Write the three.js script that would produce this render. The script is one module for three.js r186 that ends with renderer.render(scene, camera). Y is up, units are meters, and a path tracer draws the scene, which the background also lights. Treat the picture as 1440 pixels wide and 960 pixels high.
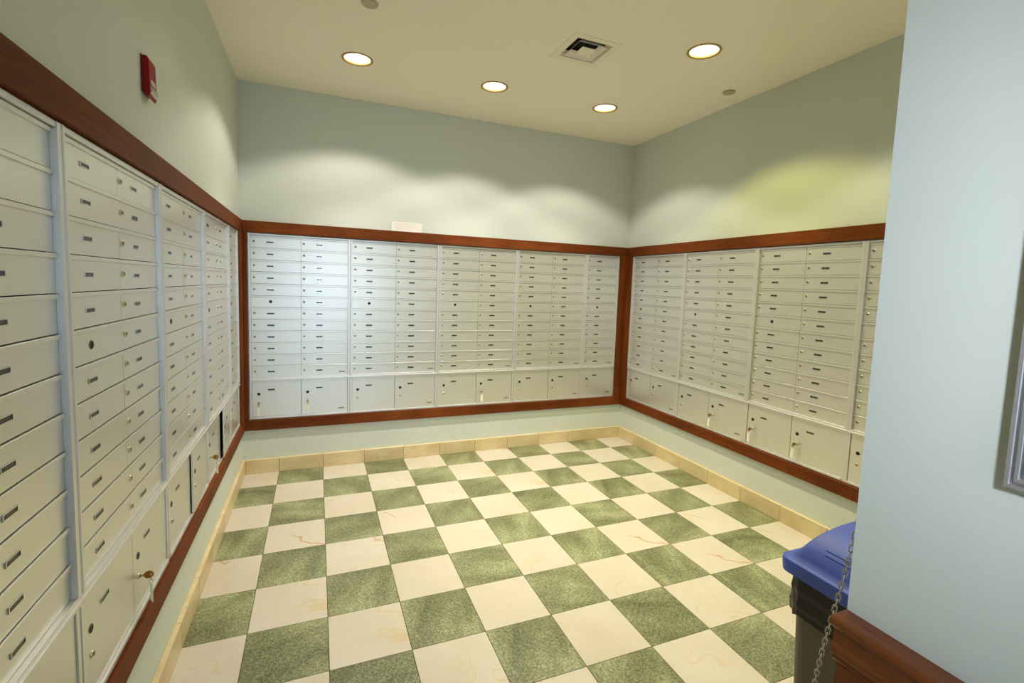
import * as THREE from 'three';
import { RoundedBoxGeometry } from 'three/addons/geometries/RoundedBoxGeometry.js';
import { RectAreaLightUniformsLib } from 'three/addons/lights/RectAreaLightUniformsLib.js';
import { mergeGeometries } from 'three/addons/utils/BufferGeometryUtils.js';
import { ImprovedNoise } from 'three/addons/math/ImprovedNoise.js';
import { FontLoader } from 'three/addons/loaders/FontLoader.js';
import { TextGeometry } from 'three/addons/geometries/TextGeometry.js';

// ---------------------------------------------------------------- camera, sky, light levels, exposure
const scene = new THREE.Scene();
const T = 0.3048;                                   // floor tile pitch
const camera = new THREE.PerspectiveCamera(2 * Math.atan(480 / 674.65) * 180 / Math.PI, 1.5, 0.05, 60);
camera.position.set(0.8656 * T, 4.7314 * T, 11.8076 * T);
camera.rotation.set(-0.0869, -0.3859, 0.0343, 'YXZ');
camera.setViewOffset(1440, 960, 1, 20.55, 1440, 960);
scene.add(camera);
scene.background = new THREE.Color(0.62, 0.80, 1.0);   // overcast day behind the glazed entrance
scene.backgroundIntensity = 6;
const EXPOSURE = 1.13;
const WARM = new THREE.Color(1.0, 0.92, 0.80), WARMER = new THREE.Color(1.0, 0.91, 0.28), FLASHCOLOUR = new THREE.Color(0.86, 0.93, 1.08), COOL = new THREE.Color(0.72, 0.83, 1.0);
const WIDE = 2.4, NARROW = 6.7, FLASH = 1.6, TROFFER = 1;   // candela of a downlight's two lobes and of the photographer's flash
const renderer = new THREE.WebGLRenderer({ antialias: true });
renderer.toneMapping = THREE.LinearToneMapping;
renderer.toneMappingExposure = EXPOSURE;
renderer.shadowMap.enabled = true;
RectAreaLightUniformsLib.init();

// ---------------------------------------------------------------- room measures (metres)
const XL = -0.242, XR = 3.013, ZB = -0.269, YC = 2.773;
const XP = 1.097, ZP = 3.105;                        // corner of the entry wall
const BOX_Y = 0.405, BOX_H = 1.34, PITCH = 0.687, SINGLE = 0.356;
const ZEND = 8.5;

// ---------------------------------------------------------------- helpers
let seed = 7;
const rnd = () => { seed = (seed * 1664525 + 1013904223) >>> 0; return seed / 4294967296; };
const used = new Map();
function numbered(name) { const n = used.get(name) || 0; used.set(name, n + 1); return n ? `${name}_${String(n).padStart(3, '0')}` : name; }
function mesh(name, geo, mat, parent) {
  const m = new THREE.Mesh(geo, mat); m.name = parent ? name : numbered(name);
  m.castShadow = m.receiveShadow = true; (parent || scene).add(m); return m;
}
function group(name) { const g = new THREE.Group(); g.name = numbered(name); scene.add(g); return g; }
function tag(o, label, category, grp) { o.userData = { label, category }; if (grp) o.userData.group = grp; return o; }
function struct(o) { o.userData.kind = 'structure'; return o; }
function plain(g) { const q = g.index ? g.toNonIndexed() : g; for (const k of Object.keys(q.attributes)) if (!['position', 'normal', 'uv', 'color'].includes(k)) q.deleteAttribute(k); return q; }
const merge = (gs) => mergeGeometries(gs.map(plain));
// a box from corner to corner, uv in metres on every face
function box(x0, y0, z0, x1, y1, z1, off = [0, 0]) {
  const g = new THREE.BoxGeometry(x1 - x0, y1 - y0, z1 - z0); g.translate((x0 + x1) / 2, (y0 + y1) / 2, (z0 + z1) / 2);
  return metreUV(g, off);
}
function metreUV(g, off = [0, 0]) {
  const p = g.attributes.position, n = g.attributes.normal, uv = new Float32Array(p.count * 2);
  for (let i = 0; i < p.count; i++) {
    const ax = Math.abs(n.getX(i)), ay = Math.abs(n.getY(i)), az = Math.abs(n.getZ(i));
    let u, v;
    if (ay >= ax && ay >= az) { u = p.getX(i); v = p.getZ(i); } else if (ax >= az) { u = p.getZ(i); v = p.getY(i); } else { u = p.getX(i); v = p.getY(i); }
    uv[2 * i] = u + off[0]; uv[2 * i + 1] = v + off[1];
  }
  g.setAttribute('uv', new THREE.BufferAttribute(uv, 2)); return g;
}
function rbox(x0, y0, z0, x1, y1, z1, r = 0.002, seg = 1, off) {
  const g = new RoundedBoxGeometry(x1 - x0, y1 - y0, z1 - z0, seg, r); g.translate((x0 + x1) / 2, (y0 + y1) / 2, (z0 + z1) / 2);
  return metreUV(g.index ? g.toNonIndexed() : g, off);
}
// a profile in (a, y), run along a length: a becomes local z, the run local x
function run(profile, x0, x1) {
  const s = new THREE.Shape(profile.map(([a, y]) => new THREE.Vector2(a, y)));
  const g = new THREE.ExtrudeGeometry(s, { depth: x1 - x0, bevelEnabled: false, steps: 1 });
  // shape x -> z, shape y -> y, depth z -> x
  g.applyMatrix4(new THREE.Matrix4().set(0, 0, 1, x0, 0, 1, 0, 0, 1, 0, 0, 0, 0, 0, 0, 1));
  const q = g.index ? g.toNonIndexed() : g, p = q.attributes.position;   // mirrored: turn the triangles
  for (let i = 0; i < p.count; i += 3) for (let k = 0; k < 3; k++) { const a = p.array[(i + 1) * 3 + k]; p.array[(i + 1) * 3 + k] = p.array[(i + 2) * 3 + k]; p.array[(i + 2) * 3 + k] = a; }
  q.computeVertexNormals(); return metreUV(q);
}
function paint(g, hex) { const c = new THREE.Color(hex), n = g.attributes.position.count, a = new Float32Array(n * 3); for (let i = 0; i < n; i++) a.set([c.r, c.g, c.b], i * 3); g.setAttribute('color', new THREE.BufferAttribute(a, 3)); return g; }

// ---------------------------------------------------------------- textures
const noise = new ImprovedNoise();
const fbm = (x, y, z, o = 4) => { let s = 0, a = 0.5; for (let i = 0; i < o; i++) { s += a * noise.noise(x, y, z + i * 7.3); x *= 2.03; y *= 2.03; a *= 0.5; } return s; };
const clamp = (v, a = 0, b = 1) => Math.min(b, Math.max(a, v)), lerp = (a, b, t) => a + (b - a) * t, smooth = (a, b, x) => { const t = clamp((x - a) / (b - a)); return t * t * (3 - 2 * t); };
function texture(size, metres, f, srgb = true) {
  const d = new Uint8Array(size * size * 4);
  for (let j = 0; j < size; j++) for (let i = 0; i < size; i++) {
    const c = f(i / size * metres, j / size * metres), k = (j * size + i) * 4;
    d[k] = clamp(c[0], 0, 255); d[k + 1] = clamp(c[1], 0, 255); d[k + 2] = clamp(c[2], 0, 255); d[k + 3] = 255;
  }
  const t = new THREE.DataTexture(d, size, size); t.wrapS = t.wrapT = THREE.MirroredRepeatWrapping; t.magFilter = THREE.LinearFilter; t.minFilter = THREE.LinearMipmapLinearFilter; t.generateMipmaps = true;
  if (srgb) t.colorSpace = THREE.SRGBColorSpace;
  t.repeat.set(1 / metres, 1 / metres); t.needsUpdate = true; return t;
}
const creamMap = texture(1024, 1.8, (x, y) => {
  const m = fbm(x * 3, y * 3, 1.5, 4), w = fbm(x * 5 + 9, y * 5, 4.1, 3) * 0.9;
  const v1 = 1 - Math.abs(fbm(x * 2.6 + w * 0.7, y * 2.6 + w * 0.4, 8.2, 4)) * 24, v2 = 1 - Math.abs(fbm(x * 5.1 - w * 0.6, y * 4.3 + w, 3.7, 3)) * 30;
  const rust = smooth(0.25, 1, v1) * smooth(0.12, 0.34, fbm(x * 1.9, y * 1.9, 21.5, 2)), faint = smooth(0.1, 1, v2) * 0.42 * smooth(-0.1, 0.25, fbm(x * 2.2, y * 2.2, 33.1, 2));
  const g = (rnd() - 0.5) * 7, t = m * 24 + g;
  let r = 198 + t * 0.55, gg = 190 + t * 0.7, b = 174 + t * 1.0;
  r = lerp(r, 196, faint); gg = lerp(gg, 160, faint); b = lerp(b, 104, faint);
  return [lerp(r, 172, rust * 0.7), lerp(gg, 120, rust * 0.75), lerp(b, 62, rust * 0.75)];
});
const greenMap = texture(1024, 1.8, (x, y) => {
  const c = x * 0.94 - y * 0.34, s = x * 0.34 + y * 0.94;
  const streak = fbm(c * 2.2, s * 8, 2.2, 4), cloud = fbm(x * 3.2, y * 3.2, 7.7, 4), fine = fbm(x * 110, y * 110, 1.2, 3);
  const sp = rnd(), k = streak * 62 + cloud * 52 + fine * 80 + (sp - 0.5) * 46 + (sp > 0.96 ? 22 : 0) - (sp < 0.05 ? 18 : 0);
  return [124 + k * 0.95, 128 + k * 0.95, 93 + k * 0.85];
});
const tanMap = texture(512, 1.2, (x, y) => {
  const m = fbm(x * 5, y * 9, 5.5, 4), v = smooth(0.2, 1, 1 - Math.abs(fbm(x * 4, y * 5, 12.5, 3)) * 30) * 0.14, g = (rnd() - 0.5) * 10;
  const t = m * 34 + g; return [lerp(212 + t * 0.7, 178, v), lerp(192 + t * 0.9, 136, v), lerp(148 + t, 82, v)];
});
const woodMap = texture(1024, 1.0, (x, y) => {
  const w = fbm(x * 1.3, y * 7, 3.3, 3), line = fbm(x * 3.0 + w, y * 85, 6.1, 3), pore = fbm(x * 16, y * 260, 9.4, 2), cl = fbm(x * 2.4, y * 3.1, 14.2, 3);
  const k = w * 26 + line * 24 + (pore > 0.22 ? -16 : 0) + cl * 34 + (rnd() - 0.5) * 6;
  return [104 + k * 0.9, 50 + k * 0.6, 11 + k * 0.35];
});
const grainMap = texture(512, 0.5, (x, y) => { const k = 128 + fbm(x * 90, y * 90, 2.5, 3) * 120; return [k, k, k]; }, false);

// ---------------------------------------------------------------- materials
const std = (o) => new THREE.MeshStandardMaterial(o);
const M = {
  wall: std({ color: new THREE.Color(0.60, 0.65, 0.59), roughness: 0.62, bumpMap: grainMap, bumpScale: 0.0004 }),
  ceiling: std({ color: new THREE.Color(0.90, 0.84, 0.71), roughness: 0.9, bumpMap: grainMap, bumpScale: 0.0004 }),
  cream: std({ map: creamMap, roughness: 0.3 }),
  green: std({ map: greenMap, roughness: 0.32 }),
  tan: std({ map: tanMap, roughness: 0.35 }),
  grout: std({ color: '#4f3f22', roughness: 0.95 }),
  wood: new THREE.MeshPhysicalMaterial({ map: woodMap, roughness: 0.62, specularIntensity: 0.35 }),
  woodGloss: new THREE.MeshPhysicalMaterial({ map: woodMap, roughness: 0.5, specularIntensity: 0.5, clearcoat: 0.5, clearcoatRoughness: 0.12 }),
  alu: std({ color: new THREE.Color(0.74, 0.74, 0.74), metalness: 0.8, roughness: 0.4 }),
  door: std({ color: new THREE.Color(0.73, 0.73, 0.69), metalness: 0.8, roughness: 0.36 }),
  frameGrey: std({ color: '#aeacae', metalness: 0.65, roughness: 0.42 }),
  inside: std({ color: '#1b1b1c', roughness: 0.8, metalness: 0.2 }),
  lock: std({ vertexColors: true, metalness: 0.9, roughness: 0.28 }),
  keyhole: std({ vertexColors: true, metalness: 0.4, roughness: 0.45 }),
  chrome: std({ color: '#c9c9c6', metalness: 1, roughness: 0.18 }),
  brass: std({ color: '#b07a2c', metalness: 0.9, roughness: 0.3 }),
  steel: std({ color: '#b9b9b4', metalness: 1, roughness: 0.25 }),
  tagWhite: std({ color: '#e9e6d8', roughness: 0.5 }),
  paper: std({ color: '#e2e0d8', roughness: 0.8, map: (() => { const c = document.createElement('canvas'); c.width = 128; c.height = 64; const x = c.getContext('2d'); x.fillStyle = '#ffffff'; x.fillRect(0, 0, 128, 64); x.fillStyle = '#ece2e4'; for (let i = 0; i < 5; i++) x.fillRect(14, 10 + i * 9, 60 + rnd() * 38, 3); const t = new THREE.CanvasTexture(c); t.colorSpace = THREE.SRGBColorSpace; return t; })() }),
  red: new THREE.MeshPhysicalMaterial({ color: '#8c0b0e', roughness: 0.4, specularIntensity: 0.35 }),
  redDark: std({ color: '#560809', roughness: 0.4 }),
  lens: new THREE.MeshPhysicalMaterial({ color: '#e6e6e2', roughness: 0.12, transmission: 0.55, thickness: 0.01, ior: 1.49 }),
  letter: std({ color: '#f1e9e2', roughness: 0.5 }),
  trimWhite: std({ color: '#d8cfae', roughness: 0.55 }),
  ventWhite: std({ color: '#efe7d4', roughness: 0.6 }),
  ventDark: std({ color: '#0d0d0d', roughness: 0.9 }),
  trimGold: std({ color: '#b99a5c', metalness: 0.6, roughness: 0.35 }),
  glow: std({ color: '#fff6e0', emissive: new THREE.Color(1, 0.93, 0.78), emissiveIntensity: 3.2, roughness: 0.6 }),
  glowCool: std({ color: '#f4f8ff', emissive: new THREE.Color(0.85, 0.94, 1), emissiveIntensity: 3, roughness: 0.6 }),
  sprinkler: std({ color: '#b3ab90', roughness: 0.5 }),
  blue: std({ color: '#435cbc', roughness: 0.46, bumpMap: grainMap, bumpScale: 0.0003 }),
  bag: std({ color: '#0e0e12', roughness: 0.32 }),
  beige: std({ color: '#625a47', roughness: 0.5, bumpMap: grainMap, bumpScale: 0.0003 }),
  board: std({ color: '#8d979c', roughness: 0.5 }),
  lobbyFloor: std({ map: creamMap, roughness: 0.35 }),
  pavement: std({ color: '#9a9a96', roughness: 0.9 }),
  darkFrame: std({ color: '#3a3c3f', roughness: 0.4, metalness: 0.6 }),
  glass: new THREE.MeshPhysicalMaterial({ color: '#ffffff', roughness: 0, transmission: 1, thickness: 0, ior: 1.5 }),
};

// ================================================================ SETTING
// ---- walls (with the openings that the mailboxes sit in), floor slab, ceiling
const WT = 0.3;
struct(mesh('wall_left', merge([
  box(XL - WT, 0, ZB - WT, XL, BOX_Y - 0.003, 4.3), box(XL - WT, BOX_Y + BOX_H + 0.004, ZB - WT, XL, YC, 4.3),
  box(XL - WT, BOX_Y - 0.003, ZB - WT, XL, BOX_Y + BOX_H + 0.004, -0.134), box(XL - WT, BOX_Y - 0.003, 2.98, XL, BOX_Y + BOX_H + 0.004, 4.3)]), M.wall));
struct(mesh('wall_back', merge([
  box(XL, 0, ZB - WT, XR, BOX_Y - 0.003, ZB), box(XL, BOX_Y + BOX_H + 0.004, ZB - WT, XR, YC, ZB),
  box(XL, BOX_Y - 0.003, ZB - WT, -0.193, BOX_Y + BOX_H + 0.004, ZB), box(2.918, BOX_Y - 0.003, ZB - WT, XR, BOX_Y + BOX_H + 0.004, ZB)]), M.wall));
struct(mesh('wall_right', merge([
  box(XR, 0, ZB - WT, XR + WT, BOX_Y - 0.003, ZP + 0.15), box(XR, BOX_Y + BOX_H + 0.004, ZB - WT, XR + WT, YC, ZP + 0.15),
  box(XR, BOX_Y - 0.003, ZB - WT, XR + WT, BOX_Y + BOX_H + 0.004, -0.179), box(XR, BOX_Y - 0.003, 2.577, XR + WT, BOX_Y + BOX_H + 0.004, ZP + 0.15)]), M.wall));
struct(mesh('wall_entry', merge([box(XP, 0, ZP, XP + 0.15, YC, ZEND), box(XP + 0.15, 0, ZP, XR, YC, ZP + 0.15)]), M.wall));
struct(mesh('ceiling', (() => {                                       // with round holes for the lamps and a square one for the vent
  const s = new THREE.Shape([[-3.6, -0.6], [3.35, -0.6], [3.35, ZEND + 0.2], [-3.6, ZEND + 0.2]].map(([x, z]) => new THREE.Vector2(x, z)));
  for (const [x, z] of [[0.491, 0.415], [1.377, 0.41], [2.247, 0.418], [2.261, 1.393], [0.491, 1.393], [2.255, 2.37]]) { const h = new THREE.Path(); h.absarc(x, z, 0.079, 0, 2 * Math.PI, true); s.holes.push(h); }
  const v = new THREE.Path(); v.moveTo(1.55, 0.99); v.lineTo(1.55, 1.23); v.lineTo(1.79, 1.23); v.lineTo(1.79, 0.99); v.closePath(); s.holes.push(v);
  const g = new THREE.ExtrudeGeometry(s, { depth: 0.03, bevelEnabled: false, curveSegments: 32 });
  g.rotateX(Math.PI / 2); g.translate(0, YC + 0.03, 0);
  return merge([metreUV(g.toNonIndexed ? (g.index ? g.toNonIndexed() : g) : g), box(-3.6, YC + 0.3, -0.6, 3.35, YC + 0.4, ZEND + 0.2)]);
})(), M.ceiling));
// lobby behind the camera, with a glazed entrance that lets the daylight in
struct(mesh('wall_lobby', merge([
  box(-3.5, 0, 4.15, XL - WT, YC, 4.3), box(-3.5, 0, 4.3, -3.35, YC, ZEND), box(-3.5, 2.4, ZEND, XP + 0.15, YC, ZEND + 0.15),
  box(-3.5, 0, ZEND, -2.3, 2.4, ZEND + 0.15), box(1.0, 0, ZEND, XP + 0.15, 2.4, ZEND + 0.15)]), M.wall));
const win = struct(group('window_1'));
{
  const xs = [-2.3, -1.2, -0.1, 1.0];
  mesh('window_frame', merge([...xs.map((x, i) => box(x - (i ? 0.05 : 0), 0, ZEND + 0.04, x + (i ? 0 : 0.05), 2.4, ZEND + 0.1)), box(-2.3, 2.34, ZEND + 0.04, 1.0, 2.4, ZEND + 0.1), box(-2.3, 0, ZEND + 0.04, 1.0, 0.08, ZEND + 0.1)]), M.darkFrame, win);
  for (let i = 0; i < 3; i++) mesh('pane', box(xs[i] + 0.02, 0.08, ZEND + 0.066, xs[i + 1] - 0.02, 2.34, ZEND + 0.072), M.glass, win);
}
struct(mesh('ground_outside', box(-14, -0.12, ZEND + 0.15, 14, -0.02, 30), M.pavement));

// ---- floor: separate stone tiles on a grouted bed
const floor = struct(group('floor'));
mesh('grout_bed', box(-3.5, -0.08, -0.6, 3.3, -0.004, ZEND + 0.2), M.grout, floor);
{
  const H = T / 2, gap = 0.0011, kinds = {};
  for (const kind of ['cream', 'green']) kinds[kind] = Array.from({ length: 20 }, (_, i) => {
    const g = new RoundedBoxGeometry(T - 2 * gap, 0.012, T - 2 * gap, 1, 0.0009); const q = metreUV(g.index ? g.toNonIndexed() : g);
    const a = (i % 4) * Math.PI / 2, ox = rnd() * 3.2, oy = rnd() * 3.2, uv = q.attributes.uv;
    for (let k = 0; k < uv.count; k++) { const x = uv.getX(k), y = uv.getY(k); uv.setXY(k, Math.cos(a) * x - Math.sin(a) * y + ox, Math.sin(a) * x + Math.cos(a) * y + oy); }
    return q;
  });
  const left = XL, back = ZB, right = XR;
  let n = 0;
  for (let v = -1; v <= 12; v++) for (let u = -1; u <= 9; u++) {
    const kind = (u + v) % 2 === 0 ? 'cream' : 'green', x0 = Math.max(u * T, left), x1 = Math.min((u + 1) * T, right), z0 = Math.max(v * T, back), z1 = (v + 1) * T;
    if (z0 > ZP - 0.2 && u > 3) continue;
    const pool = kinds[kind]; n = (n + 7 + ((u * 13 + v * 29) & 3)) % pool.length;
    const t = mesh('tile', pool[n], M[kind], floor);
    t.scale.set((x1 - x0) / T, 1, (z1 - z0) / T); t.position.set((x0 + x1) / 2, -0.006 + (rnd() - 0.5) * 0.0003, (z0 + z1) / 2);
  }
  mesh('lobby_paving', merge([box(-3.35, -0.012, 4.3, XP, 0, ZEND), box(XL, -0.012, 13 * T + 0.002, XP, 0, 4.3)]), M.lobbyFloor, floor);
}
// ---- stone baseboards, piece by piece
{
  const h = 0.105, d = 0.02, g = 0.0008;
  const back = struct(group('baseboard_back')), left = struct(group('baseboard_left')), right = struct(group('baseboard_right'));
  for (let u = -1; u <= 9; u++) { const a = Math.max(u * T, XL + d), b = Math.min((u + 1) * T, XR - d); mesh('stone', rbox(a + g, 0, ZB, b - g, h, ZB + d, 0.0025, 2, [rnd(), rnd()]), M.tan, back); }
  for (let v = -1; v <= 13; v++) { const a = Math.max(v * T, ZB), b = (v + 1) * T; mesh('stone', rbox(XL, 0, a + g, XL + d, h, Math.min(b, 4.29) - g, 0.0025, 2, [rnd(), rnd()]), M.tan, left); }
  for (let v = -1; v <= 10; v++) { const a = Math.max(v * T, ZB), b = Math.min((v + 1) * T, ZP - 0.002); if (b - a > 0.01) mesh('stone', rbox(XR - d, 0, a + g, XR, h, b - g, 0.0025, 2, [rnd(), rnd()]), M.tan, right); }
}
// ---- wooden trim round the three banks of mailboxes
const TOP0 = BOX_Y + BOX_H + 0.005, TOP1 = 1.83, BOT0 = 0.324, BOT1 = BOX_Y - 0.004, WD = 0.022;
function trim(x0, x1, in0, in1, place) {          // along local x, face towards local +z, wall plane at z = 0
  const t = struct(group('trim_1')); t.name = `trim_${++trimCount}`;
  mesh('top_board', rbox(x0, TOP0, 0, x1, TOP1, WD, 0.003, 2, [rnd(), rnd()]), M.wood, t);
  mesh('bottom_board', rbox(x0, BOT0, 0, x1, BOT1, WD, 0.003, 2, [rnd(), rnd()]), M.wood, t);
  const side = (a, b) => { const g = new RoundedBoxGeometry(b - a, TOP0 - BOT1, WD - 0.0006, 2, 0.002); g.translate((a + b) / 2, (TOP0 + BOT1) / 2, (WD - 0.0006) / 2); const q = metreUV(g.index ? g.toNonIndexed() : g), uv = q.attributes.uv; for (let i = 0; i < uv.count; i++) uv.setXY(i, uv.getY(i), uv.getX(i) + 0.31); return q; };
  mesh('upright', side(x0, in0), M.wood, t); mesh('upright', side(in1, x1), M.wood, t);
  t.position.set(...place[0]); t.rotation.y = place[1];
}
let trimCount = 0;
trim(XL + WD, XR - WD, -0.196, 2.920, [[0, 0, ZB], 0]);
trim(-3.07, -ZB, -2.982, 0.130, [[XL, 0, 0], Math.PI / 2]);         // local x = -z
trim(ZB, 2.67, -0.182, 2.580, [[XR, 0, 0], -Math.PI / 2]);          // local x = z
// ---- entry wall: wainscot panel, moulded fascia and cap
{
  const t = struct(group('trim_1')); t.name = `trim_${++trimCount}`;
  const len = ZEND - ZP;
  const cap = [[0, 0.897], [0.036, 0.897], [0.041, 0.8985], [0.044, 0.902], [0.0445, 0.907], [0.0425, 0.912], [0.038, 0.9144], [0, 0.9144]];
  const fascia = [[0, 0.846], [0.030, 0.846], [0.0335, 0.848], [0.0345, 0.852], [0.0335, 0.858], [0.030, 0.866], [0.029, 0.880], [0.031, 0.890], [0.034, 0.8968], [0, 0.8968]];
  const rim = [[0, 0.832], [0.024, 0.832], [0.0265, 0.835], [0.0265, 0.843], [0.024, 0.8458], [0, 0.8458]];
  const panel = [[0, 0.13], [0.016, 0.13], [0.016, 0.8318], [0, 0.8318]], foot = [[0, 0], [0.024, 0], [0.024, 0.12], [0.02, 0.1298], [0, 0.1298]];
  for (const [name, prof] of [['cap', cap], ['fascia', fascia], ['bead', rim], ['panel', panel], ['skirting', foot]]) mesh(name, run(prof, -len, 0), M.woodGloss, t);
  t.position.set(XP, 0, ZP); t.rotation.y = -Math.PI / 2; // local z -> -x, local x -> +z
  for (const c of t.children) { c.position.x = len; }
}

// ================================================================ MAILBOXES
const ROWS = 12, ROW = 0.0851, STILE = 0.016, ROW_TOP = 1.732 - BOX_Y, RAIL_Y = 0.711 - BOX_Y - 0.0105, DOOR_Z = -0.015;
const cache = new Map();
const once = (k, f) => { if (!cache.has(k)) cache.set(k, f()); return cache.get(k); };
function doorGeo(w) {
  return once('door' + w.toFixed(4), () => {
    const h = ROW - 0.0024, t = h / 2, b = -h / 2;
    return run([[-0.006, b], [0, b], [0, t - 0.0105], [0.0044, t - 0.0097], [0.005, t - 0.009], [0.005, t - 0.0006], [0.0044, t], [-0.006, t]], -w / 2 + 0.0009, w / 2 - 0.0009);
  });
}
const parcelGeo = (w, h) => once(`parcel${w.toFixed(4)}`, () => rbox(-w / 2 + 0.0012, -h / 2, -0.006, w / 2 - 0.0012, h / 2, 0.001, 0.0012));
function disc(profile, colour, n = 14) { const g = new THREE.LatheGeometry(profile.map(([r, y]) => new THREE.Vector2(r, y)), n); g.rotateX(Math.PI / 2); return paint(plain(g), colour); }
const lockGeo = merge([disc([[0.0092, 0], [0.0092, 0.0022], [0.0078, 0.0034], [0.0058, 0.0036]], '#cfc8ae'), disc([[0.0058, 0.0036], [0.0054, 0.0048], [0, 0.005]], '#9a9071'), paint(plain(box(-0.0007, -0.0034, 0.0046, 0.0007, 0.0034, 0.0052)), '#17130a')]);
const keyholeGeo = merge([disc([[0.0112, 0], [0.0108, 0.0014], [0.0094, 0.0018]], '#6a675f', 18), disc([[0.0094, 0.0018], [0.0088, 0.0006], [0, 0.0005]], '#0b0b0b', 18), paint(plain(box(-0.0016, -0.006, 0.0004, 0.0016, 0.006, 0.0013)), '#3c3a34')]);
const PW = 0.047, PH = 0.0118;
const plateTex = (() => {                                             // engraved figures too small to read: light flecks on a dark strip
  const c = document.createElement('canvas'); c.width = 256; c.height = 256; const x = c.getContext('2d');
  for (let r = 0; r < 4; r++) {
    x.fillStyle = '#19160f'; x.fillRect(0, r * 64, 256, 64);
    x.fillStyle = '#8f8974';
    for (let i = 0; i < 4; i++) { const px = 62 + i * 36 + rnd() * 6; for (let k = 0; k < 6; k++) x.fillRect(px + rnd() * 16, r * 64 + 16 + rnd() * 26, 3 + rnd() * 7, 3 + rnd() * 5); }
  }
  const t = new THREE.CanvasTexture(c); t.colorSpace = THREE.SRGBColorSpace; return t;
})();
M.plate = std({ map: plateTex, roughness: 0.35 });
const plateGeos = [0, 1, 2, 3].map((r) => { const g = new THREE.BoxGeometry(PW - 0.003, PH - 0.003, 0.0012); const uv = g.attributes.uv; for (let i = 0; i < uv.count; i++) { const front = i >= 16 && i < 20; uv.setXY(i, front ? uv.getX(i) : 0.02, (front ? uv.getY(i) : 0.05) / 4 + r / 4); } g.translate(0, 0, 0.0008); return g; });
const bezelGeo = merge([box(-PW / 2, PH / 2 - 0.0015, 0, PW / 2, PH / 2, 0.0024), box(-PW / 2, -PH / 2, 0, PW / 2, -PH / 2 + 0.0015, 0.0024), box(-PW / 2, -PH / 2 + 0.0015, 0, -PW / 2 + 0.0022, PH / 2 - 0.0015, 0.0024), box(PW / 2 - 0.0022, -PH / 2 + 0.0015, 0, PW / 2, PH / 2 - 0.0015, 0.0024)]);
const badgeTex = (() => {
  const c = document.createElement('canvas'); c.width = 128; c.height = 32; const x = c.getContext('2d'); x.fillStyle = '#8d8a7e'; x.fillRect(0, 0, 128, 32); x.fillStyle = '#55534a';
  for (let i = 0; i < 26; i++) x.fillRect(8 + rnd() * 108, 8 + rnd() * 12, 3 + rnd() * 6, 3 + rnd() * 4);
  const t = new THREE.CanvasTexture(c); t.colorSpace = THREE.SRGBColorSpace; return t;
})();
M.badge = std({ map: badgeTex, metalness: 0.4, roughness: 0.4 });
const badgeGeo = new THREE.BoxGeometry(0.046, 0.0095, 0.001);

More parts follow.
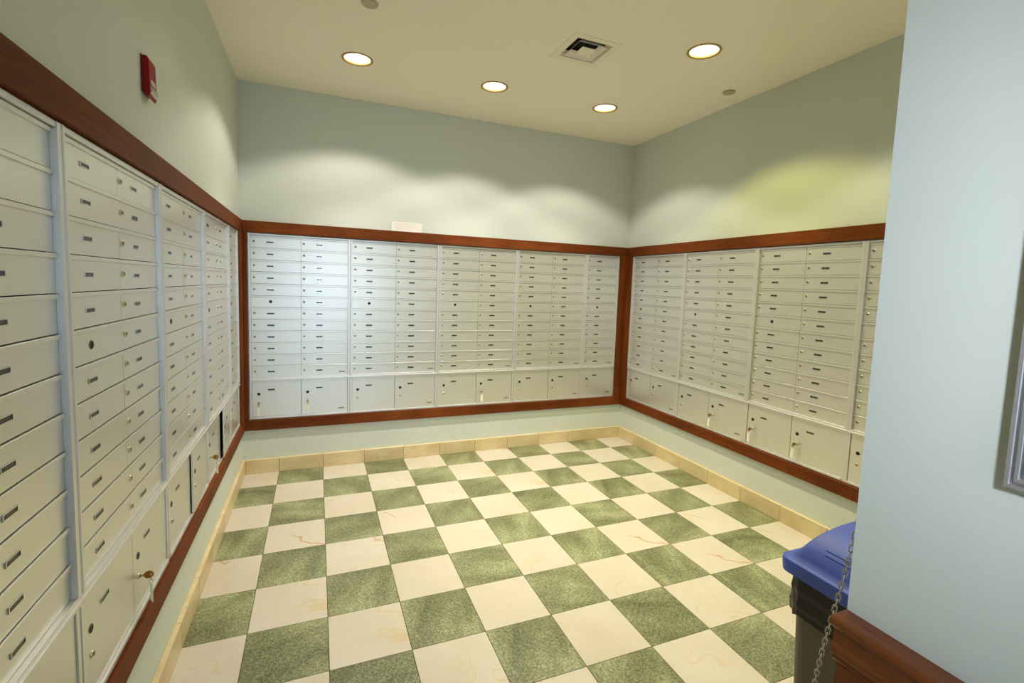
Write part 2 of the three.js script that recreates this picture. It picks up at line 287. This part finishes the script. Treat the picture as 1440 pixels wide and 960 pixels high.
function plate(door, x, y, z) {
  const b = mesh('plate_bezel', bezelGeo, M.chrome, door); b.position.set(x, y, z);
  const p = mesh('name_plate', plateGeos[Math.floor(rnd() * 4)], M.plate, door); p.position.set(x, y, z);
}
function cabinet(cols, o = {}) {
  const W = cols === 2 ? PITCH : SINGLE, w = W - 0.0008, u = new THREE.Group(), cw = (w - 2 * STILE) / cols, back = -0.15;
  u.name = numbered('mailbox_cabinet'); scene.add(u);
  const x0 = 0.0004, x1 = x0 + w, railT = RAIL_Y + 0.0105;
  mesh('cabinet_body', once('body' + cols, () => merge([box(x0 + 0.002, 0.002, back, x1 - 0.002, BOX_H - 0.002, back + 0.003), box(x0 + 0.002, 0.002, back + 0.003, x0 + 0.005, BOX_H - 0.002, -0.03), box(x1 - 0.005, 0.002, back + 0.003, x1 - 0.002, BOX_H - 0.002, -0.03),
    box(x0 + 0.005, 0.002, back + 0.003, x1 - 0.005, 0.005, -0.03), box(x0 + 0.005, BOX_H - 0.005, back + 0.003, x1 - 0.005, BOX_H - 0.002, -0.03), box(x0 + 0.005, RAIL_Y - 0.002, back + 0.003, x1 - 0.005, RAIL_Y + 0.002, -0.03)])), M.inside, u);
  mesh('upper_frame', once('upper' + cols, () => merge([
    rbox(x0, railT, -0.03, x0 + STILE, BOX_H, 0, 0.001), rbox(x0 + 0.003, railT, -0.001, x0 + 0.007, BOX_H - 0.002, 0.0012, 0.0006),
    rbox(x1 - STILE, railT, -0.03, x1, BOX_H, -0.0008, 0.001),
    rbox(x0 + STILE, BOX_H - 0.0125, -0.03, x1 - STILE, BOX_H, -0.003, 0.001)])), M.alu, u);
  mesh('middle_rail', once('rail' + cols, () => merge([rbox(x0, RAIL_Y - 0.0105, -0.03, x1, RAIL_Y - 0.001, 0.001, 0.001), rbox(x0, RAIL_Y - 0.0012, -0.03, x1, RAIL_Y + 0.0105, -0.003, 0.0012)])), M.alu, u);
  mesh('lower_frame', once('lower' + cols, () => merge([
    rbox(x0, 0, -0.03, x0 + STILE, RAIL_Y - 0.0105, -0.004, 0.0014), rbox(x1 - STILE, 0, -0.03, x1, RAIL_Y - 0.0105, -0.006, 0.0014), rbox(x0 + STILE, 0, -0.03, x1 - STILE, 0.0145, -0.002, 0.0014)])), M.alu, u);
  for (let c = 0; c < cols; c++) {
    const cx = x0 + STILE + cw * (c + 0.5), L = -cw / 2;
    for (let r = 0; r < ROWS; r++) {
      const d = mesh('mailbox_door', doorGeo(cw), M.door, u); d.position.set(cx, ROW_TOP - ROW * (r + 0.5), DOOR_Z + (rnd() - 0.5) * 0.0008);
      if (c === 0 && r === 5) { const k = mesh('keyhole', keyholeGeo, M.keyhole, d); k.position.set(L + 0.125, -0.001, 0); }
      else { const l = mesh('lock', lockGeo, M.lock, d); l.position.set(L + 0.021, 0.002, 0); l.rotation.z = (rnd() - 0.5) * 0.9; plate(d, L + 0.125, -0.002, 0); }
      if (c === cols - 1 && r === ROWS - 1 && o.badges) { const b = mesh('maker_badge', badgeGeo, M.badge, d); b.position.set(cw / 2 - 0.04, -0.018, 0.0004); }
    }
    const ph = RAIL_Y - 0.0105 - 0.0145 - 0.003, pd = mesh('parcel_door', parcelGeo(cw, ph), M.door, u), py = 0.0145 + 0.0015 + ph / 2;
    pd.position.set(cx, py, DOOR_Z + 0.004);
    plate(pd, L + 0.125, ph / 2 - 0.07, 0.001);
    const k = mesh('keyhole', keyholeGeo, M.keyhole, pd); k.position.set(L + 0.043, ph / 2 - 0.1, 0.001);
    const l = mesh('lock', lockGeo, M.lock, pd); l.position.set(L + 0.043, ph / 2 - 0.165, 0.001);
    if (c === cols - 1 && o.badges) { const b = mesh('maker_badge', badgeGeo, M.badge, pd); b.position.set(cw / 2 - 0.045, -ph / 2 + 0.03, 0.0014); }
    if (o.ajar && o.ajar[c]) {                                       // hinged at its right edge
      const a = o.ajar[c]; pd.rotation.y = a; const hx = cw / 2 - 0.002;
      pd.position.x += hx - hx * Math.cos(a); pd.position.z += hx * Math.sin(a);
    }
  }
  return u;
}
function place(u, wall, s, label, grp) {
  tag(u, label, 'mailboxes', grp);
  if (wall === 'back') u.position.set(s, BOX_Y, -0.257);
  if (wall === 'left') { u.position.set(-0.230, BOX_Y, s); u.rotation.y = Math.PI / 2; }
  if (wall === 'right') { u.position.set(3.001, BOX_Y, s); u.rotation.y = -Math.PI / 2; }
  return u;
}
const GB = 'mailbox cabinets along the back wall', GL = 'mailbox cabinets along the left wall', GR = 'mailbox cabinets along the right wall';
place(cabinet(2, { badges: true }), 'back', -0.190, 'silver mailbox cabinet at left end of back wall, keys in both its parcel doors', GB);
place(cabinet(2, { badges: true }), 'back', 0.497, 'silver two-column mailbox cabinet on the back wall below the white paper note', GB);
place(cabinet(2, { badges: true }), 'back', 1.184, 'silver two-column mailbox cabinet on the back wall with one key in its right parcel door', GB);
place(cabinet(2, { badges: true }), 'back', 1.871, 'silver two-column mailbox cabinet on the back wall next to the narrow single-column cabinet', GB);
place(cabinet(1, { badges: true }), 'back', 2.558, 'narrow single-column mailbox cabinet at the right end of the back wall', GB);
place(cabinet(2), 'left', 2.975, 'two-column mailbox cabinet on the left wall, cut by the left picture edge', GL);
place(cabinet(2), 'left', 2.288, 'mailbox cabinet on the left wall with a tagged key in its closed parcel door', GL);
place(cabinet(2, { ajar: [0, 0.032] }), 'left', 1.601, 'mailbox cabinet on the left wall with a narrow dark gap between its parcel doors', GL);
place(cabinet(2, { ajar: [0, 0.06] }), 'left', 0.914, 'two-column mailbox cabinet on the left wall with one parcel door standing widest open', GL);
place(cabinet(1), 'left', 0.227, 'narrow single-column mailbox cabinet at the far end of the left wall', GL);
place(cabinet(2, { badges: true }), 'right', -0.175, 'keyless two-column mailbox cabinet at the far corner of the right wall', GR);
place(cabinet(2, { badges: true }), 'right', 0.512, 'two-column mailbox cabinet on the right wall with a single key in its right parcel door', GR);
place(cabinet(2), 'right', 1.199, 'two-column mailbox cabinet on the right wall with keys hanging from both parcel doors', GR);
place(cabinet(2), 'right', 1.886, 'mailbox cabinet on the right wall partly hidden by the pale blue entry wall', GR);

// ---- keys left in the parcel doors
const wireRing = (R, r, n = 18) => new THREE.TorusGeometry(R, r, 6, n);
function key(wall, s, y, label, swing = 0) {
  const k = group('door_key'); tag(k, label, 'key', 'tagged keys hanging from parcel doors');
  mesh('blade', merge([rbox(-0.0009, -0.0035, -0.004, 0.0009, 0.0035, 0.010, 0.0004)]), M.steel, k);
  const bow = new THREE.Shape(); bow.absellipse(0, 0, 0.0125, 0.0115, 0, Math.PI * 2); const h = new THREE.Path(); h.absarc(0.006, 0, 0.0028, 0, Math.PI * 2, true); bow.holes.push(h);
  const bg = new THREE.ExtrudeGeometry(bow, { depth: 0.0014, bevelEnabled: true, bevelSize: 0.0004, bevelThickness: 0.0004, bevelSegments: 1, curveSegments: 14 }); bg.translate(0, 0, -0.0007); bg.rotateY(-Math.PI / 2); bg.translate(0, 0, 0.0215);
  mesh('bow', bg, M.brass, k);
  const r = mesh('ring', wireRing(0.0085, 0.0009), M.steel, k); r.position.set(0, -0.009, 0.0275); r.rotation.y = 0.35;
  const link = mesh('tag_link', wireRing(0.0045, 0.0008, 12), M.steel, k); link.position.set(0.0, -0.0212, 0.0275); link.rotation.y = 1.4;
  const t = mesh('tag', rbox(-0.0105, -0.062, -0.0016, 0.0105, 0, 0.0016, 0.0014, 2), M.tagWhite, k); t.position.set(0, -0.0245, 0.0275); t.rotation.y = swing; 
  const off = DOOR_Z + 0.009;
  if (wall === 'back') k.position.set(s, y, -0.257 + off);
  if (wall === 'left') { k.position.set(-0.230 + off, y, s); k.rotation.y = Math.PI / 2; }
  if (wall === 'right') { k.position.set(3.001 - off, y, s); k.rotation.y = -Math.PI / 2; }
}
const CW = (PITCH - 0.0008 - 2 * STILE) / 2, LOCK_Y = BOX_Y + RAIL_Y - 0.0105 - 0.0015 - 0.165, lx = (c) => 0.0004 + STILE + CW * c + 0.043;
key('back', -0.190 + lx(0), LOCK_Y, 'tagged key in the first parcel door from the left corner of the back wall');
key('back', -0.190 + lx(1), LOCK_Y, 'tagged key in the second parcel door from the left corner of the back wall');
key('back', 1.184 + lx(1), LOCK_Y, 'tagged key on the back wall hanging alone, right of the middle');
key('right', 0.512 + lx(1), LOCK_Y, 'farthest of the three tagged keys along the right wall');
key('right', 1.199 + lx(0), LOCK_Y, 'middle one of the three tagged keys along the right wall');
key('right', 1.199 + lx(1), LOCK_Y, 'tagged key on the right wall nearest the blue bin lid');
key('left', 2.288 - lx(1), LOCK_Y, 'brass key with pale tag in a closed parcel door on the left wall', 0.5);
key('left', 0.914 - lx(0), LOCK_Y, 'tagged key on the left wall beside the parcel door standing open', 0.5);

// ================================================================ CEILING FITTINGS
function spot(name, x, z, angle, colour, power, label, grp) {
  const f = group('recessed_light'); tag(f, label, 'light', grp); f.position.set(x, YC, z);
  const ring = new THREE.LatheGeometry([[0.0775, 0.012], [0.0775, 0.0], [0.0785, -0.0035], [0.083, -0.005], [0.091, -0.0035], [0.093, -0.0002], [0.079, 0]].map(([r, y]) => new THREE.Vector2(r, y)), 40);
  mesh('trim_ring', ring, M.trimGold, f);
  const can = new THREE.LatheGeometry([[0.0775, 0.012], [0.076, 0.09], [0, 0.092]].map(([r, y]) => new THREE.Vector2(r, y)), 32);
  mesh('can', can, M.trimWhite, f);
  const lens = new THREE.CylinderGeometry(0.076, 0.076, 0.004, 40); lens.translate(0, 0.010, 0);
  mesh('lens', lens, M.glow, f);
  for (const [cone, soft, candela, n] of [[angle, 0.16, WIDE * power, 'lamp_light'], [46 * Math.PI / 180, 0.85, NARROW * power, 'lamp_light_narrow']]) {   // the bare lamp's wide spill and the reflector's beam
    const s = new THREE.SpotLight(colour, candela, 0, cone, soft, 2); s.name = n; s.position.set(x, YC - 0.012, z); s.target.position.set(x, 0, z);
    s.castShadow = true; s.shadow.radius = 2.2; s.shadow.bias = -0.0005; scene.add(s); scene.add(s.target);
  }
}
const DEG = Math.PI / 180, GA = 'recessed round ceiling lights';
spot('a', 0.491, 0.415, 64 * DEG, WARM, 1, 'leftmost round recessed ceiling light, above the back left corner', GA);
spot('b', 1.377, 0.410, 60 * DEG, WARM, 1, 'middle round recessed ceiling light of the row along the back wall', GA);
spot('c', 2.247, 0.418, 60 * DEG, WARM, 1, 'round recessed ceiling light nearest the far right corner', GA);
spot('d', 2.261, 1.393, 60 * DEG, WARMER, 0.95, 'largest-looking round recessed ceiling light, right of the air vent', GA);
spot('e', 0.491, 1.393, 61 * DEG, WARM, 0.12, 'round recessed ceiling light above the left wall near the red alarm strobe', GA);
spot('f', 2.255, 2.37, 60 * DEG, WARM, 0.8, 'round recessed ceiling light above the recycling bin near the entry wall', GA);
// cool ceiling panels of the lobby behind the camera
for (const [x, z, text] of [[0.1, 4.5, 'square cool white ceiling panel light in the passage nearer the mailboxes'], [-1.5, 6.3, 'square cool white ceiling panel light in the lobby nearer the glazed entrance']]) {
  const p = group('ceiling_panel_light'); tag(p, text, 'light', 'cool lobby ceiling panels'); p.position.set(x, YC, z);
  mesh('panel_frame', merge([box(-0.31, -0.02, -0.31, 0.31, 0, -0.28), box(-0.31, -0.02, 0.28, 0.31, 0, 0.31), box(-0.31, -0.02, -0.28, -0.28, 0, 0.28), box(0.28, -0.02, -0.28, 0.31, 0, 0.28)]), M.trimWhite, p);
  mesh('diffuser', box(-0.28, -0.012, -0.28, 0.28, -0.004, 0.28), M.glowCool, p);
  const a = new THREE.RectAreaLight(COOL, TROFFER, 0.56, 0.56); a.name = 'panel_light'; a.position.set(x, YC - 0.022, z); a.lookAt(x, 0, z); scene.add(a);
}
// the photographer's flash on a stand just behind the camera: its cold light falls on the entry wall and glints in the doors
{
  const f = group('flash_stand'); tag(f, 'black light stand with a small flash head behind the camera', 'flash'); f.position.set(0.56, 0, 3.70);
  const aim = new THREE.Vector3(0.52, -0.02, -0.85).normalize(), head = new THREE.Vector3(0, 1.50, 0);
  mesh('pole', new THREE.CylinderGeometry(0.011, 0.011, 1.42, 12).translate(0, 0.765, 0), M.darkFrame, f);
  for (let k = 0; k < 3; k++) { const a = k * 2.094 + 0.5, c = new THREE.CatmullRomCurve3([new THREE.Vector3(0, 0.62, 0), new THREE.Vector3(Math.cos(a) * 0.3, 0.008, Math.sin(a) * 0.3)]); mesh('leg', new THREE.TubeGeometry(c, 1, 0.008, 8), M.darkFrame, f); }
  const h = mesh('flash_head', rbox(-0.037, -0.03, -0.11, 0.037, 0.03, 0, 0.006, 2), M.darkFrame, f); h.position.copy(head); h.lookAt(f.position.clone().add(head).add(aim));
  const g = mesh('flash_window', box(-0.031, -0.02, 0.0005, 0.031, 0.02, 0.003), M.glowCool, f); g.position.copy(h.position); g.quaternion.copy(h.quaternion);
  const s = new THREE.SpotLight(FLASHCOLOUR, FLASH, 0, 66 * Math.PI / 180, 0.9, 2); s.name = 'flash_light'; s.position.copy(f.position).add(head).addScaledVector(aim, 0.012); s.target.position.copy(s.position).add(aim);
  s.castShadow = true; s.shadow.radius = 1.5; s.shadow.bias = -0.0005; scene.add(s); scene.add(s.target);
}
// square air vent: outer flange, stepped louvre rings, dark duct above
{
  const v = group('air_vent'); tag(v, 'square stepped ceiling air vent with dark openings between its louvres', 'vent'); v.position.set(1.67, YC, 1.11);
  const ringSlope = (a, ya, b, yb, th = 0.0016) => {                 // four sloped blades from half-size a at height ya to half-size b at yb
    const gs = []; for (let k = 0; k < 4; k++) { const g = new THREE.BufferGeometry();
      const P = [[-a, ya, a], [a, ya, a], [b, yb, b], [-b, yb, b], [-a, ya + th, a], [a, ya + th, a], [b, yb + th, b], [-b, yb + th, b]];
      const I = [0, 2, 1, 0, 3, 2, 4, 5, 6, 4, 6, 7, 0, 1, 5, 0, 5, 4, 2, 3, 7, 2, 7, 6];
      g.setAttribute('position', new THREE.Float32BufferAttribute(I.flatMap((i) => P[i]), 3)); g.computeVertexNormals(); g.rotateY(k * Math.PI / 2); gs.push(metreUV(g)); }
    return merge(gs);
  };
  mesh('flange', merge([box(-0.15, -0.003, -0.15, 0.15, 0, -0.112), box(-0.15, -0.003, 0.112, 0.15, 0, 0.15), box(-0.15, -0.003, -0.112, -0.112, 0, 0.112), box(0.112, -0.003, -0.112, 0.15, 0, 0.112)]), M.ventWhite, v);
  mesh('louvre', ringSlope(0.112, -0.002, 0.097, 0.030), M.ventWhite, v);
  mesh('louvre', ringSlope(0.088, -0.006, 0.062, 0.020), M.ventWhite, v);
  mesh('centre_plate', rbox(-0.044, -0.007, -0.044, 0.044, -0.004, 0.044, 0.001), M.ventWhite, v);
  mesh('duct', merge([box(-0.118, 0.05, -0.118, 0.118, 0.054, 0.118), box(-0.118, 0.001, -0.118, -0.114, 0.05, 0.118), box(0.114, 0.001, -0.118, 0.118, 0.05, 0.118), box(-0.114, 0.001, -0.118, 0.114, 0.05, -0.114), box(-0.114, 0.001, 0.114, 0.114, 0.05, 0.118)]), M.ventDark, v);
}
for (const [x, z, text] of [[0.501, 1.063, 'flat round sprinkler cover on the ceiling at the top picture edge'], [2.81, 1.044, 'flat round sprinkler cover on the ceiling near the right wall']]) {
  const s = group('sprinkler_cover'); tag(s, text, 'sprinkler', 'flat ceiling sprinkler covers'); s.position.set(x, YC, z);
  mesh('cover_plate', new THREE.LatheGeometry([[0, -0.009], [0.036, -0.009], [0.039, -0.007], [0.039, -0.005], [0, -0.005]].map(([r, y]) => new THREE.Vector2(r, y)), 32), M.sprinkler, s);
  mesh('cup', new THREE.LatheGeometry([[0.032, -0.005], [0.032, 0], [0.042, -0.0005], [0.042, -0.002], [0.034, -0.003]].map(([r, y]) => new THREE.Vector2(r, y)), 32), M.trimWhite, s);
}

// ================================================================ THINGS ON THE WALLS
{ // alarm strobe
  const a = group('alarm_strobe'); tag(a, 'red wall-mounted fire alarm strobe with a clear lens below white lettering', 'alarm');
  a.position.set(XL, 2.055, 1.692); a.rotation.y = Math.PI / 2;
  mesh('back_plate', rbox(-0.037, -0.052, 0, 0.037, 0.060, 0.005, 0.002, 2), M.redDark, a);
  mesh('housing', run([[0.0052, 0.058], [0.016, 0.0575], [0.021, 0.048], [0.0225, -0.030], [0.0225, -0.058], [0.017, -0.066], [0.0052, -0.050]], -0.034, 0.034), M.red, a);
  mesh('lens', run([[0.0228, -0.031], [0.0262, -0.034], [0.0265, -0.048], [0.0228, -0.056]], -0.031, 0.031), M.lens, a);
  const font = await new FontLoader().loadAsync('fonts/droid/droid_sans_bold.typeface.json');
  const t = new TextGeometry('FIRE', { font, size: 0.0155, depth: 0.0008, curveSegments: 4 }); t.computeBoundingBox(); const bw = t.boundingBox.max.x;
  t.translate(-bw / 2, 0, 0); mesh('lettering', t, M.letter, a).position.set(0, -0.024, 0.0224);
}
{ // paper note on top of the wood frame
  const p = mesh('paper_note', rbox(-0.12, 0, 0, 0.12, 0.074, 0.0012, 0.0005), M.paper); tag(p, 'small white paper note standing on the wooden trim of the back wall', 'note');
  { const uv = p.geometry.attributes.uv, q = p.geometry.attributes.position; for (let i = 0; i < uv.count; i++) uv.setXY(i, q.getX(i) / 0.24 + 0.5, q.getY(i) / 0.074); }
  p.position.set(0.918, TOP1 + 0.0005, ZB + 0.008); p.rotation.x = -0.08;
}
{ // framed board on the entry wall
  const b = group('framed_board'); tag(b, 'ribbed silver-grey framed board on the pale blue entry wall, cut by the right picture edge', 'picture');
  b.position.set(XP, 1.2085, 3.2875); b.rotation.y = -Math.PI / 2;     // local x = +z, local z = -x
  const prof = []; const w = 0.05; prof.push([0, 0], [0.022, 0]);
  for (let i = 0; i < 6; i++) { const y0 = w * i / 6, y1 = w * (i + 1) / 6; const h = 0.025 - i * 0.0006; prof.push([h - 0.001, y0 + 0.0002], [h, y0 + 0.0012], [h, y1 - 0.0034], [h - 0.001, y1 - 0.0026], [h - 0.0048, y1 - 0.0022], [h - 0.0048, y1 - 0.0004]); }
  prof.push([0, w]);
  const bw = 0.75, bh = 0.95;
  const bar = (len) => {                                             // mitred at both ends
    const g = run(prof, 0, 1), p = g.attributes.position; for (let i = 0; i < p.count; i++) { const y = p.getY(i), x = p.getX(i); p.setX(i, x < 0.5 ? y : len - y); } g.computeVertexNormals(); return metreUV(g);
  };
  mesh('frame_bar', bar(bw), M.frameGrey, b);
  const l = mesh('frame_bar', bar(bh), M.frameGrey, b); l.rotation.z = -Math.PI / 2; l.position.set(0, bh, 0);
  const r = mesh('frame_bar', bar(bh), M.frameGrey, b); r.rotation.z = Math.PI / 2; r.position.set(bw, 0, 0);
  const t = mesh('frame_bar', bar(bw), M.frameGrey, b); t.rotation.z = Math.PI; t.position.set(bw, bh, 0);
  mesh('board_panel', box(0.046, 0.046, 0.001, bw - 0.046, bh - 0.046, 0.008), M.board, b);
}

// ================================================================ BIN AND CHAIN
{
  const b = group('recycling_bin'); tag(b, 'beige recycling bin with a blue domed lid and black liner behind the entry wall', 'bin');
  const X0 = 1.390, X1 = 1.79, Z0 = 2.788, Z1 = 3.072, TOPY = 0.755, cx = (X0 + X1) / 2, cz = (Z0 + Z1) / 2; b.position.set(cx, 0, cz);
  const hx = (X1 - X0) / 2, hz = (Z1 - Z0) / 2;
  const rr = (hw, hd, r) => { const s = []; for (const [sx, sz, a0] of [[1, 1, 0], [-1, 1, 1], [-1, -1, 2], [1, -1, 3]]) for (let k = 0; k <= 5; k++) { const a = (a0 + k / 5) * Math.PI / 2; s.push([sx * (hw - r) + r * Math.cos(a), sz * (hd - r) + r * Math.sin(a)]); } return s; };
  const loft = (levels, capTop, capBottom, wob) => {                 // levels: [y, halfwidth, halfdepth, radius]
    const rings = levels.map(([y, w, d, r]) => rr(w, d, r).map(([x, z]) => [x, y, z])), n = rings[0].length, pos = [];
    if (wob) rings.forEach((R, i) => R.forEach((q, k) => { const f = wob(i, k, q); q[0] += f[0]; q[1] += f[1]; q[2] += f[2]; }));
    const tri = (a, c, d) => pos.push(...a, ...c, ...d);
    for (let i = 0; i + 1 < rings.length; i++) for (let k = 0; k < n; k++) { const k2 = (k + 1) % n, A = rings[i][k], B = rings[i][k2], C = rings[i + 1][k2], D = rings[i + 1][k]; tri(A, C, B); tri(A, D, C); }
    for (let k = 1; k + 1 < n; k++) { const R = rings[0], Q = rings[rings.length - 1]; if (capBottom) tri(R[0], R[k], R[k + 1]); if (capTop) tri(Q[0], Q[k + 1], Q[k]); }
    const g = new THREE.BufferGeometry(); g.setAttribute('position', new THREE.Float32BufferAttribute(pos, 3)); g.computeVertexNormals(); return metreUV(g);
  };
  mesh('container', loft([[0, hx - 0.03, hz - 0.03, 0.03], [0.02, hx - 0.026, hz - 0.025, 0.04], [0.40, hx - 0.011, hz - 0.01, 0.04], [TOPY - 0.05, hx - 0.002, hz - 0.002, 0.035], [TOPY - 0.045, hx + 0.003, hz + 0.002, 0.035], [TOPY, hx + 0.004, hz + 0.003, 0.035]], true, true), M.beige, b);
  // liner folded over the rim: several creased rings
  const lv = []; for (let i = 0; i <= 9; i++) { const y = TOPY + 0.004 - i * 0.0135; lv.push([y, hx + 0.0065 + 0.0012 * Math.sin(i * 2.1), hz + 0.006 + 0.0012 * Math.sin(i * 1.7 + 1), 0.036]); }
  mesh('bin_liner', loft(lv.reverse(), false, false, (i, k, q) => [0.0016 * Math.sin(k * 1.9 + i * 0.5), i === 0 ? 0.004 * Math.sin(k * 2.3) : 0.002 * Math.sin(k * 1.7 + i), 0.0016 * Math.cos(k * 2.7 + i * 0.4)]), M.bag, b);
  const loop = mesh('chain_loop', new THREE.TorusGeometry(0.012, 0.002, 6, 16), M.steel, b); loop.position.set(1.376 - cx, 0.462, 2.922 - cz);
  // lid: skirt plus a domed top as a height field inside the rounded rim
  const LX = hx + 0.022, LZ = hz + 0.022, n = 36, pos = [], hgt = (x, z) => {
    const side = (d) => smooth(0, 0.035, d) * (1 - Math.exp(-Math.max(0, d) / 0.065)), ez = smooth(0, 0.04, LZ - 0.006 - Math.abs(z)); return 0.079 * side(x + LX - 0.004) * side(LX - 0.004 - x) * ez;
  };
  const outline = (x, z) => { const r = 0.028, ax = Math.abs(x), az = Math.abs(z), qx = Math.max(0, ax - (LX - r)), qz = Math.max(0, az - (LZ - r)), l = Math.max(qx, qz), s = l > 0 ? l / Math.hypot(qx, qz) : 1; return [Math.sign(x) * (ax - qx + qx * s), Math.sign(z) * (az - qz + qz * s)]; };
  const V = (i, j) => { const [x, z] = outline((i / n * 2 - 1) * LX, (j / n * 2 - 1) * LZ); return [x, 0.775 + hgt(x, z), z]; };
  for (let i = 0; i < n; i++) for (let j = 0; j < n; j++) { const A = V(i, j), B = V(i + 1, j), C = V(i + 1, j + 1), D = V(i, j + 1); pos.push(...A, ...C, ...B, ...A, ...D, ...C); }
  const dome = new THREE.BufferGeometry(); dome.setAttribute('position', new THREE.Float32BufferAttribute(pos, 3));
  { // smooth normals from the height field
    const N = []; for (let k = 0; k < pos.length; k += 3) { const x = pos[k], z = pos[k + 2], e = 0.002; N.push(...new THREE.Vector3(-(hgt(x + e, z) - hgt(x - e, z)) / (2 * e), 1, -(hgt(x, z + e) - hgt(x, z - e)) / (2 * e)).normalize().toArray()); } dome.setAttribute('normal', new THREE.Float32BufferAttribute(N, 3)); metreUV(dome);
  }
  const lid = mesh('lid', merge([dome, loft([[0.741, LX - 0.006, LZ - 0.006, 0.026], [0.742, LX - 0.001, LZ - 0.001, 0.028], [0.768, LX + 0.001, LZ + 0.001, 0.029], [0.7735, LX, LZ, 0.028], [0.775, LX - 0.002, LZ - 0.002, 0.027]], false, false)]), M.blue, b);
  // raised moulded bars on the sloping side of the lid
  for (const [dz, len, up] of [[-0.045, 0.07, 0.058], [-0.04, 0.07, 0.046]]) { const x = -LX + up, g = new RoundedBoxGeometry(0.0055, 0.003, len, 2, 0.0014); const m = mesh('moulded_mark', g, M.blue, lid); m.position.set(x, 0.7752 + hgt(x, dz), dz); m.rotation.z = Math.atan((hgt(x + 0.01, dz) - hgt(x - 0.01, dz)) / 0.02); }
}
{ // steel chain from the end of the entry wall to the bin
  const pts = [[1.124, 1.075, 3.095], [1.118, 1.02, 3.091], [1.113, 0.940, 3.083], [1.112, 0.833, 3.066], [1.118, 0.731, 3.050], [1.15, 0.55, 3.02], [1.21, 0.44, 2.985], [1.28, 0.42, 2.945], [1.352, 0.455, 2.925]].map((p) => new THREE.Vector3(...p));
  const curve = new THREE.CatmullRomCurve3(pts), L = curve.getLength(), pitch = 0.0118, N = Math.floor(L / pitch);
  const c = group('chain'); tag(c, 'steel link chain hanging at the end of the entry wall beside the bin', 'chain');
  const link = (() => { const R = 0.0031, half = 0.0044, path = new THREE.CurvePath(); const P = []; for (let k = 0; k < 12; k++) { const a = k / 12 * Math.PI * 2; P.push(new THREE.Vector3(R * Math.cos(a), (Math.sin(a) > 0 ? half : -half) * (Math.abs(Math.sin(a)) < 1e-6 ? 0 : 1) + R * Math.sin(a), 0)); } return new THREE.TubeGeometry(new THREE.CatmullRomCurve3(P, true), 18, 0.00115, 6, true); })();
  for (let i = 0; i < N; i++) {
    const t = (i + 0.5) / N, m = mesh('link', link, M.steel, c), d = curve.getTangentAt(t);
    m.position.copy(curve.getPointAt(t)); m.quaternion.setFromUnitVectors(new THREE.Vector3(0, -1, 0), d); m.rotateY((i % 2) * Math.PI / 2 + 0.5);
  }
  mesh('hook_plate', rbox(1.115, 1.066, 3.0990, 1.137, 1.098, 3.1048, 0.002), M.steel, c);
}

renderer.render(scene, camera);
